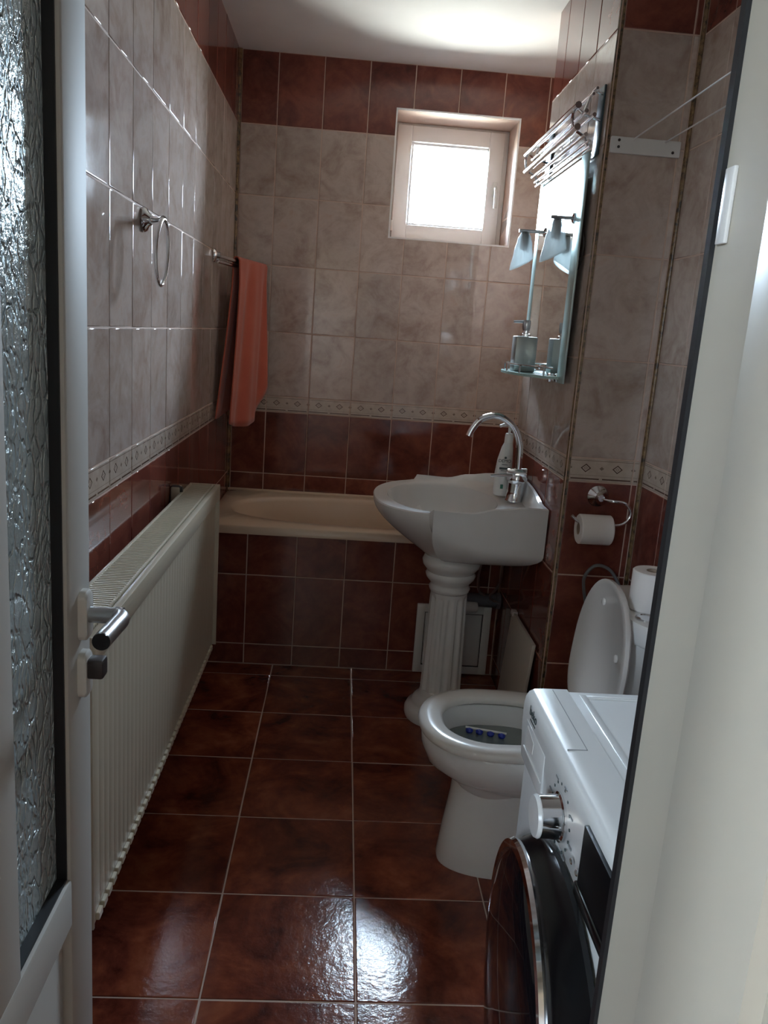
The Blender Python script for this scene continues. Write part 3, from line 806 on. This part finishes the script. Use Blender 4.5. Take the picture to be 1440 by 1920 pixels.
sh = thing('glass_shelf', (1.15, -1.1, 1.30), 'curved pale green glass shelf with a chrome rail below the mirror', 'shelf')
sz = 1.296
def shelf_out(n, dx=0):
    pts = []
    for i in range(n + 1):
        a = pi * i / n; yy_ = -1.118 + (.245 + dx) * math.cos(a); xx = mxf - .002 - (.128 + dx) * math.sin(a) ** .8
        pts.append((xx, yy_))
    return pts
ol = shelf_out(32)
G().loft([[(x, y, sz) for x, y in ol], [(x, y, sz + .008) for x, y in ol]]).build('glass', 'green_glass', sh)
rl = shelf_out(32, -.010)
rp = [(x, y, sz + .034) for x, y in rl[1:-1]]
G().tube(rp, .0028, 8).build('rail', 'chrome', sh)
for i in (3, 10, 16, 22, 29):
    x, y = rl[i]; G().tube([(x, y, sz + .007), (x, y, sz + .035)], .0032, 8).build('rail_post', 'chrome', sh)
for y in (-1.30, -.94): G().box(mxf - .022, mxf - .0012, y - .012, y + .012, sz - .012, sz + .016, .003).build('bracket', 'chrome', sh)

sd = thing('soap_dispenser', (1.150, -1.10, sz + .008), 'square grey steel soap dispenser standing on the glass shelf', 'soap dispenser')
sx, sy, s0 = 1.150, -1.100, sz + .008
G().box(sx - .037, sx + .037, sy - .034, sy + .034, s0 + .001, s0 + .119, .004).build('body', 'steel_dispenser', sd)
G().box(sx - .035, sx + .035, sy - .032, sy + .032, s0, s0 + .012, .002).build('base', 'plastic_grey', sd)
G().lathe([(.017, 0), (.017, .010), (.011, .012), (.011, .020)], (sx, sy, s0 + .118), seg=20).build('collar', 'chrome', sd)
G().lathe([(.009, 0), (.0135, .012), (.0140, .036), (.012, .040)], (sx, sy, s0 + .134), seg=20).build('pump_head', 'brushed', sd)
G().tube([(sx - .005, sy, s0 + .168), (sx - .045, sy, s0 + .166)], [.005, .0038], 10).build('nozzle', 'brushed', sd)

rk = thing('towel_rack', (1.17, -1.09, 2.0), 'chrome towel rack of parallel rods above the mirror', 'towel rack')
ra, rb = -.765, -1.452
rods = [(1.205, 2.122, .0042), (1.196, 2.106, .0042), (1.156, 2.074, .0095), (1.181, 2.060, .006), (1.205, 2.052, .006), (1.160, 2.016, .0095), (1.187, 1.998, .006), (1.199, 1.982, .005), (1.204, 1.968, .005)]
for x, z, r_ in rods:
    G().tube([(x, ra, z), (x, rb, z)], r_, 12).build('rod', 'chrome', rk)
for y in (ra - .03, rb + .03):
    G().tube(bez([(XS - .003, y, 2.045), (1.205, y, 2.052), (1.181, y, 2.058), (1.156, y, 2.072), (1.150, y, 2.045), (1.158, y, 2.016), (1.187, y, 1.998), (1.204, y, 1.968)], 4), .0042, 8).build('bracket', 'chrome', rk)
    G().tube([(XS - .003, y, 2.115), (1.204, y, 2.122), (1.194, y, 2.104), (1.181, y, 2.06)], .0036, 8).build('bracket', 'chrome', rk)
G().box(XS - .006, XS - .0003, rb + .02, rb + .075, 1.95, 2.14, .002).build('wall_plate', 'teal_shade', rk)  # dark sheet, shadow and reflection on the wall put into its colour
G().box(XS - .006, XS - .0003, ra - .075, ra - .02, 1.95, 2.14, .002).build('wall_plate', 'teal_shade', rk)  # same shade-coloured sheet at the far end

# ------------------------------------------------------------------ left wall accessories
rg = thing('towel_ring', (0, -1.72, 1.64), 'empty chrome towel ring on the left wall', 'towel ring')
G().lathe([(.030, 0), (.031, .004), (.028, .010), (.016, .016), (.012, .024)], (.0003, -1.724, 1.640), (1, 0, 0), 28).build('rosette', 'chrome', rg)
G().tube(bez([(.018, -1.724, 1.640), (.036, -1.740, 1.638), (.055, -1.775, 1.636), (.068, -1.80, 1.636)], 5), [.010] * 6 + [.0085] * 10, 14).build('stem', 'chrome', rg)
rc = Vector((.070, -1.845, 1.556)); 
ringp = [(rc.x + .004 * math.sin(a), rc.y + .048 * math.sin(a) + .014 * math.cos(a), rc.z + .079 * math.cos(a)) for a in [2 * pi * i / 48 for i in range(48)]]
ringp = [(x, y + .025, z) for x, y, z in ringp]
G().tube(ringp, .0052, 10, closed=True).build('ring', 'chrome', rg)

tb = thing('towel_bar', (0, -.595, 1.648), 'chrome double towel bar on the left wall near the corner', 'towel bar')
G().lathe([(.026, 0), (.027, .004), (.024, .010), (.013, .016), (.012, .028)], (.0003, -.595, 1.650), (1, 0, 0), 28).build('rosette', 'chrome', tb)
B0, B1 = Vector((.022, -.59, 1.648)), Vector((.150, -.065, 1.640))
G().tube([B0, B1], .0075, 12).build('rod', 'chrome', tb)
off = Vector((-.006, .002, -.019)); G().tube([B0 + off, B1 + off], .0075, 12).build('rod', 'chrome', tb)

tw = thing('towel', (.10, -.2, 1.64), 'salmon orange bath towel hanging from the towel bar', 'towel')
# cloth folded over the rods: across = along the bar, down = front drop, over the top, rear drop
bd = (B1 - B0).normalized(); nrm_ = Vector((bd.y, -bd.x, 0))   # toward the room
rows_ = []
NA, ND = 60, 44
def towel_pt(u, s):
    """u 0..1 along bar (0 near the viewer); s -1..1: -1 rear hem, 0 on the bar, 1 front hem"""
    start = .40 + .02 * math.sin(abs(s) * 3)
    drop_f = .655 + .045 * math.sin(u * 3.0 + .4) - .10 * max(0, u - .78) / .22
    drop_r = .635 + .02 * math.cos(u * 5)
    a = abs(s); drop = (drop_f if s > 0 else drop_r)
    dz = max(0, a - .03) / .97 * drop
    # along-bar coordinate: gathers at the bar, spreads toward the viewer lower down
    near = lerp(.335, .10 if s < 0 else .14, a ** 1.2); far = lerp(.985, .985, a)
    q = lerp(near, far, u)
    pt = B0 + (B1 - B0) * q
    side = 1 if s > 0 else -1
    k_ = min(1, a / .04)
    fold = (.5 + .5 * a) * (.013 * math.sin(u * 11 + 1.6 * a + .6) + .005 * math.sin(u * 23 + 2.0 + a * 3)) * min(1, a * 6)
    offn = side * (.013 * k_ + .010 * a) + fold + (.004 if s > 0 else -.004) * a
    if s < 0: offn = max(offn, -.03)
    v = pt + nrm_ * offn
    z = B0.z + .010 - dz + (.006 * math.cos(a / .04 * pi / 2) if a < .04 else 0)
    return (max(v.x, .012), v.y, z)
ss = [-1 + 2 * i / ND for i in range(ND + 1)]
ss = sorted(set(ss + [-.02, -.04, .02, .04]))
vs = [towel_pt(i / NA, s) for s in ss for i in range(NA + 1)]
fs = [(r0 * (NA + 1) + i, r0 * (NA + 1) + i + 1, (r0 + 1) * (NA + 1) + i + 1, (r0 + 1) * (NA + 1) + i) for r0 in range(len(ss) - 1) for i in range(NA)]
G().add(vs, fs).build('cloth', 'towel', tw, sharp=180, solid=.005)

# ------------------------------------------------------------------ paper holder, rolls, clothes line
ph = thing('paper_holder', (1.349, YN, .952), 'chrome toilet paper holder with a curved arm on the shaft', 'paper holder')
G().lathe([(.033, 0), (.034, .004), (.030, .010), (.018, .018), (.014, .030), (.010, .038)], (1.347, YN - .0003, .952), (0, -1, 0), 32).build('rosette', 'chrome', ph)
yh = YN - .070
G().tube(bez([(1.350, YN - .030, .950), (1.358, yh + .02, .950), (1.375, yh, .951), (1.412, yh, .946), (1.433, yh, .918), (1.420, yh, .888), (1.385, yh, .876), (1.30, yh, .878), (1.272, yh, .884), (1.252, yh, .900)], 7), .0048, 12).build('arm', 'chrome', ph)
def roll(name, c, axis, h, R, ri, label):
    o = thing(name, c, label, 'toilet paper', 'toilet paper rolls')
    ax = Vector(axis)
    G().lathe([(ri, 0), (R - .003, 0), (R, .003), (R, h - .003), (R - .003, h), (ri, h)], c, axis, 40, caps=False).build('paper', 'paper', o)
    G().lathe([(ri, .001), (ri, h - .001), (ri - .0015, h - .001), (ri - .0015, .001)], c, axis, 32, caps=False).build('core', 'cardboard', o)
    return o
roll('toilet_roll', (1.276, yh, .860), (1, 0, 0), .100, .046, .018, 'white toilet paper roll hanging on the chrome holder')
cl = thing('clothesline_bracket', (1.35, YN, 1.97), 'white plastic clothesline bracket screwed to the shaft', 'bracket')
G().box(1.249, 1.452, YN - .012, YN - .0003, 1.946, 1.990, .003).build('plate', 'plastic_white', cl)
for x, z in ((1.272, 1.980), (1.272, 1.962), (1.43, 1.958)): G().lathe([(.004, 0), (.004, .0015)], (x, YN - .0118, z), (0, -1, 0), 12).build('screw', 'plastic_dark', cl)
ln = thing('clothesline', (1.31, YN - .01, 1.985), 'white cord stretched from the bracket, the left upper line', 'cord', 'clothesline cords')
G().tube([(1.312, YN - .008, 1.984), (1.315, YD + .02, 2.005)], .0022, 8).build('cord', 'line_cord', ln)
ln = thing('clothesline', (1.40, YN - .01, 1.982), 'white cord stretched from the bracket, the right lower line', 'cord', 'clothesline cords')
G().tube([(1.405, YN - .008, 1.984), (1.405, YD + .02, 1.992)], .0022, 8).build('cord', 'line_cord', ln)

# ------------------------------------------------------------------ toilet
to = thing('toilet', (1.1, -1.95, 0), 'white ceramic toilet with the lid up beside the washing machine', 'toilet')
tcy = -1.955
def tring(x0, x1, hb, z, n=56, cy=tcy, pw=2.2, xm=None):
    cx = lerp(x0, x1, .46) if xm is None else xm; out = []
    for j in range(n):
        a = 2 * pi * j / n; c, s = math.cos(a), math.sin(a)
        hx = (x1 - cx) if c > 0 else (cx - x0)
        q = 3.2 if c > 0 else pw
        out.append((cx + hx * math.copysign(abs(c) ** (2 / q), c), cy + hb * math.copysign(abs(s) ** (2 / q), s), z))
    return out
outer = [tring(.868, 1.30, .098, 0), tring(.866, 1.30, .100, .012), tring(.876, 1.30, .098, .10), tring(.890, 1.30, .096, .20), tring(.893, 1.31, .098, .245), tring(.862, 1.32, .128, .272), tring(.815, 1.33, .170, .310), tring(.799, 1.34, .184, .35), tring(.797, 1.34, .186, .382), tring(.802, 1.335, .182, .388)]
inn = [tring(.835, 1.16, .145, .388), tring(.838, 1.155, .142, .37), tring(.85, 1.14, .132, .31), tring(.90, 1.12, .095, .24), tring(.95, 1.09, .06, .20), tring(.98, 1.06, .03, .19)]
G().loft(outer + inn).build('bowl', 'ceramic', to, sharp=45)
G().loft([tring(.850, 1.144, .135, .330), tring(.851, 1.143, .134, .3305)]).build('water', 'water', to)
sea = [tring(.790, 1.215, .190, .394), tring(.786, 1.217, .194, .404), tring(.792, 1.213, .188, .416), tring(.812, 1.20, .172, .4205), tring(.842, 1.150, .140, .418), tring(.852, 1.143, .132, .408), tring(.850, 1.145, .134, .396)]
G().loft(sea, loop=True).build('seat', 'seat_plastic', to, sharp=60)
for y in (-.07, .07): G().lathe([(.014, -.022), (.016, -.018), (.016, .018), (.014, .022)], (1.212, tcy + y, .423), (0, 1, 0), 18).build('hinge', 'seat_plastic', to)
# raised lid
LM = Matrix.Translation((1.222, tcy - .005, .418)) @ Matrix.Rotation(math.radians(5), 4, 'Y')
def lid(hw, h, x, n=48, dz=0):
    out = []
    for j in range(n):
        a = 2 * pi * j / n; c, s = math.cos(a), math.sin(a)
        zz = (h * .45) + (h * .55 if s > 0 else h * .45) * math.copysign(abs(s) ** (2 / (2.1 if s > 0 else 3.4)), s)
        out.append(tuple(LM @ Vector((x, hw * math.copysign(abs(c) ** (2 / (2.1 if s > 0 else 3.0)), c), zz + dz))))
    return out
G().loft([lid(.190, .396, .016), lid(.196, .402, .010, dz=-.002), lid(.194, .400, .000), lid(.178, .376, -.001, dz=.01), lid(.170, .364, .005, dz=.015)]).build('lid', 'seat_plastic', to, sharp=50)
for y, z in ((.035, .335), (-.125, .24)):
    g = G().lathe([(.010, 0), (.010, .004), (.007, .006)], (0, 0, 0), (-1, 0, 0), 14); g.v = [tuple(LM @ Vector((v[0] + .004, v[1] + y, v[2] + z))) for v in g.v]; g.build('bumper', 'seat_plastic', to)
# tank
def tank(x0, hb, z, xb=XR - .006, n=56):
    cx = 1.40; out = []
    for j in range(n):
        a = 2 * pi * j / n; c, s = math.cos(a), math.sin(a); hx = (xb - cx) if c > 0 else (cx - x0); q = 6 if c > 0 else 2.7
        out.append((cx + hx * math.copysign(abs(c) ** (2 / q), c), tcy + hb * math.copysign(abs(s) ** (2 / 3.4), s), z))
    return out
G().loft([tank(1.30, .15, .36), tank(1.292, .165, .39), tank(1.283, .178, .50), tank(1.278, .186, .694)]).build('tank', 'ceramic', to, sharp=50)
tl = G().loft([tank(1.270, .192, .698), tank(1.266, .197, .706), tank(1.266, .197, .740), tank(1.272, .192, .752), tank(1.31, .16, .757)]).build('tank_lid', 'ceramic', to, sharp=50)
G().lathe([(.026, 0), (.026, .004), (.020, .0065), (.018, .0045), (.0, .0045)], (1.318, -2.055, .7535), seg=24, caps=False).build('flush_button', 'chrome', tl)
roll('toilet_roll', (1.352, -1.985, .7575), (0, 0, 1), .102, .053, .020, 'white toilet paper roll standing on the toilet tank')
hs = thing('fill_hose', (1.40, -1.55, .6), 'grey looping water hose on the shaft behind the toilet lid', 'hose')
G().tube(bez([(1.352, YN - .004, .60), (1.336, YN - .016, .650), (1.332, YN - .020, .695), (1.362, YN - .022, .733), (1.408, YN - .03, .722), (1.440, YN - .05, .670), (1.452, YN - .10, .60), (1.452, YN - .19, .55)], 8), .0052, 10).build('tube', 'hose', hs)
rb_ = thing('toilet_block', (.985, -1.88, .33), 'blue gel cleaning block lying in the toilet bowl', 'toilet block')
for i, (x, y) in enumerate(((.943, -1.866), (.970, -1.873), (1.0, -1.882), (1.03, -1.890))):
    G().lathe([(.0, -.010), (.008, -.007), (.011, 0), (.008, .007), (.0, .010)], (x, y, .336), seg=14, caps=False).build('gel_ball', 'blue_gel', rb_)
G().tube([(.932, -1.863, .344), (1.042, -1.894, .344)], .003, 8).build('cage', 'plastic_white', rb_)

# ------------------------------------------------------------------ washing machine
wm = thing('washing_machine', (1.15, -3.01, 0), 'white front loading washing machine with a black round door', 'washing machine')
wx, wy0, wy1, wz = .870, -3.310, -2.712, .850
G().box(wx + .002, XR - .03, wy0, wy1, .012, wz - .022, .008).build('body', 'enamel_white', wm)
G().box(wx + .004, XR - .03, wy0, wy1, wz - .020, wz, .008, 3).build('top', 'enamel_white', wm)
# recessed field of the top with a raised border
tp = frame_box(.945, XR - .05, wy0 + .02, wy1 - .018, .012, 0, .0022, .001)
tp.v = [(x, z, wz - .0006 + y) for x, y, z in tp.v]; tp.build('top_rim', 'enamel_white', wm)
# control panel: slightly proud, rounded toward the top
pf = [(wx + .02, .838), (wx + .010, .848), (wx + .0, .8465), (wx - .006, .838), (wx - .008, .80), (wx - .004, .728), (wx + .0, .722), (wx + .02, .722)]
pf[1] = (wx + .022, .8512); pf[2] = (wx + .008, .8505)
pc = [(wx + .06, .8515), (wx + .020, .8512), (wx + .006, .850), (wx - .002, .846), (wx - .0065, .838), (wx - .0085, .825), (wx - .008, .79), (wx - .004, .732), (wx + .0, .724), (wx + .06, .724)]
G().loft([[(x, y, z) for x, z in pc] for y in (wy0, wy0 + .003, wy1 - .003, wy1)]).build('control_panel', 'enamel_white', wm, sharp=45)
G().box(wx + .0065, wx + .0355, wy1 - .201, wy1 - .2, .8498, .8518).build('seam', 'ink_grey', wm)
G().box(wx + .0345, wx + .0355, wy1 - .201, wy1 - .004, .8498, .8518).build('seam', 'ink_grey', wm)
# detergent drawer: outline, grip recess
dr = G().box(wx - .0095, wx - .004, -2.862, -2.742, .742, .812, .002).build('detergent_drawer', 'enamel_white', wm)
G().loft([[(wx - .0102, y, z) for y, z in ((-2.756, .806), (-2.800, .798), (-2.798, .778), (-2.752, .768))], [(wx - .0094, y, z) for y, z in ((-2.756, .806), (-2.800, .798), (-2.798, .778), (-2.752, .768))]]).build('drawer_grip', 'plastic_white', dr)
G().box(wx - .0112, wx - .0092, -2.858, -2.745, .7650, .7668).build('drawer_lip', 'plastic_white', dr)
# brand lettering and its underline
MT = basis((wx - .0090, -2.772, .828), (0, -1, 0), (.0, 0, 1))
MT = basis((wx - .0088, -2.775, .826), (0, -1, 0), (0, 0, 1))
text_mesh('beko', .022, 'ink', 'lettering', wm, MT)
G().box(wx - .0093, wx - .0086, -2.793, -2.762, .8195, .822).build('underline', 'ink', wm)
# programme knob
kb = G().lathe([(.033, 0), (.033, .004), (.0300, .006), (.0290, .018), (.0285, .032)], (wx - .0075, -2.962, .778), (-1, 0, 0), 40).build('programme_knob', 'chrome', wm)
G().lathe([(.0285, 0), (.0290, .002), (.027, .006), (.0, .0065)], (wx - .039, -2.962, .778), (-1, 0, 0), 40, caps=False).build('knob_face', 'enamel_white', kb)
# programme marks around the knob
for i in range(16):
    a = 2 * pi * (i + .5) / 16; R_ = .045
    y, z = -2.962 + R_ * math.cos(a), .778 + R_ * math.sin(a)
    g = G().box(wx - .0092, wx - .0076, y - .0016, y + .0016, z - .0016, z + .0016); g.build('programme_mark', 'ink', wm)
    if i % 2 == 0:
        y, z = -2.962 + (R_ + .010) * math.cos(a), .778 + (R_ + .010) * math.sin(a) * .9
        if z < .838 and z > .735: G().box(wx - .0092, wx - .0076, y - .006, y + .006, z - .0012, z + .0012).build('programme_mark', 'ink_grey', wm)
for y in (-3.032, -3.055): G().lathe([(.004, 0), (.0045, .002), (.003, .0035)], (wx - .0078, y, .760), (-1, 0, 0), 14).build('button', 'chrome', wm)
ds = G().box(wx - .0125, wx - .006, -3.235, -3.068, .757, .836, .001).build('display', 'display_black', wm)
G().box(wx - .0150, wx - .0050, -3.240, -3.064, .739, .757, .002).build('display_bezel', 'plastic_black', ds)
# door
wxd = .862
cz_, cyd = .475, -3.0
def circ(R, X, Yc, Zc, tilt=0, n=72):
    out = []
    for j in range(n):
        a = 2 * pi * j / n; u = R * math.cos(a); out.append((X + math.sin(tilt) * u, Yc + math.cos(tilt) * u, Zc + R * math.sin(a)))
    return out
tl_ = math.radians(3)
dd = G().loft([circ(.250, wxd + .004, cyd, cz_), circ(.252, wxd - .004, cyd, cz_), circ(.247, wxd - .010, cyd + .004, cz_), circ(.236, wxd - .018, cyd + .02, cz_, tl_), circ(.224, wxd - .026, cyd + .035, cz_, tl_), circ(.217, wxd - .030, cyd + .042, cz_, tl_)]).build('door', 'plastic_black', wm, sharp=50)
cyo = cyd + .045
G().loft([circ(.219, wxd - .028, cyo, cz_, tl_), circ(.221, wxd - .034, cyo, cz_, tl_), circ(.218, wxd - .040, cyo, cz_, tl_), circ(.206, wxd - .041, cyo, cz_, tl_), circ(.204, wxd - .030, cyo, cz_, tl_)], loop=True).build('door_ring', 'chrome', dd, sharp=40)
G().loft([circ(.206, wxd - .036, cyo, cz_, tl_), circ(.190, wxd - .043, cyo, cz_, tl_), circ(.15, wxd - .052, cyo, cz_, tl_), circ(.10, wxd - .058, cyo, cz_, tl_), circ(.05, wxd - .061, cyo, cz_, tl_), circ(.005, wxd - .062, cyo, cz_, tl_)]).build('door_window', 'door_glass_dark', dd, sharp=60)
for y in (wy0 + .05, wy1 - .05):
    for x in (wx + .06, XR - .09): G().lathe([(.022, 0), (.022, .008), (.012, .014)], (x, y, 0), seg=16).build('foot', 'plastic_black', wm)
G().box(wx + .0005, wx + .004, wy0 + .01, wy1 - .01, .03, .115, .002).build('kick_plate', 'enamel_white', wm)
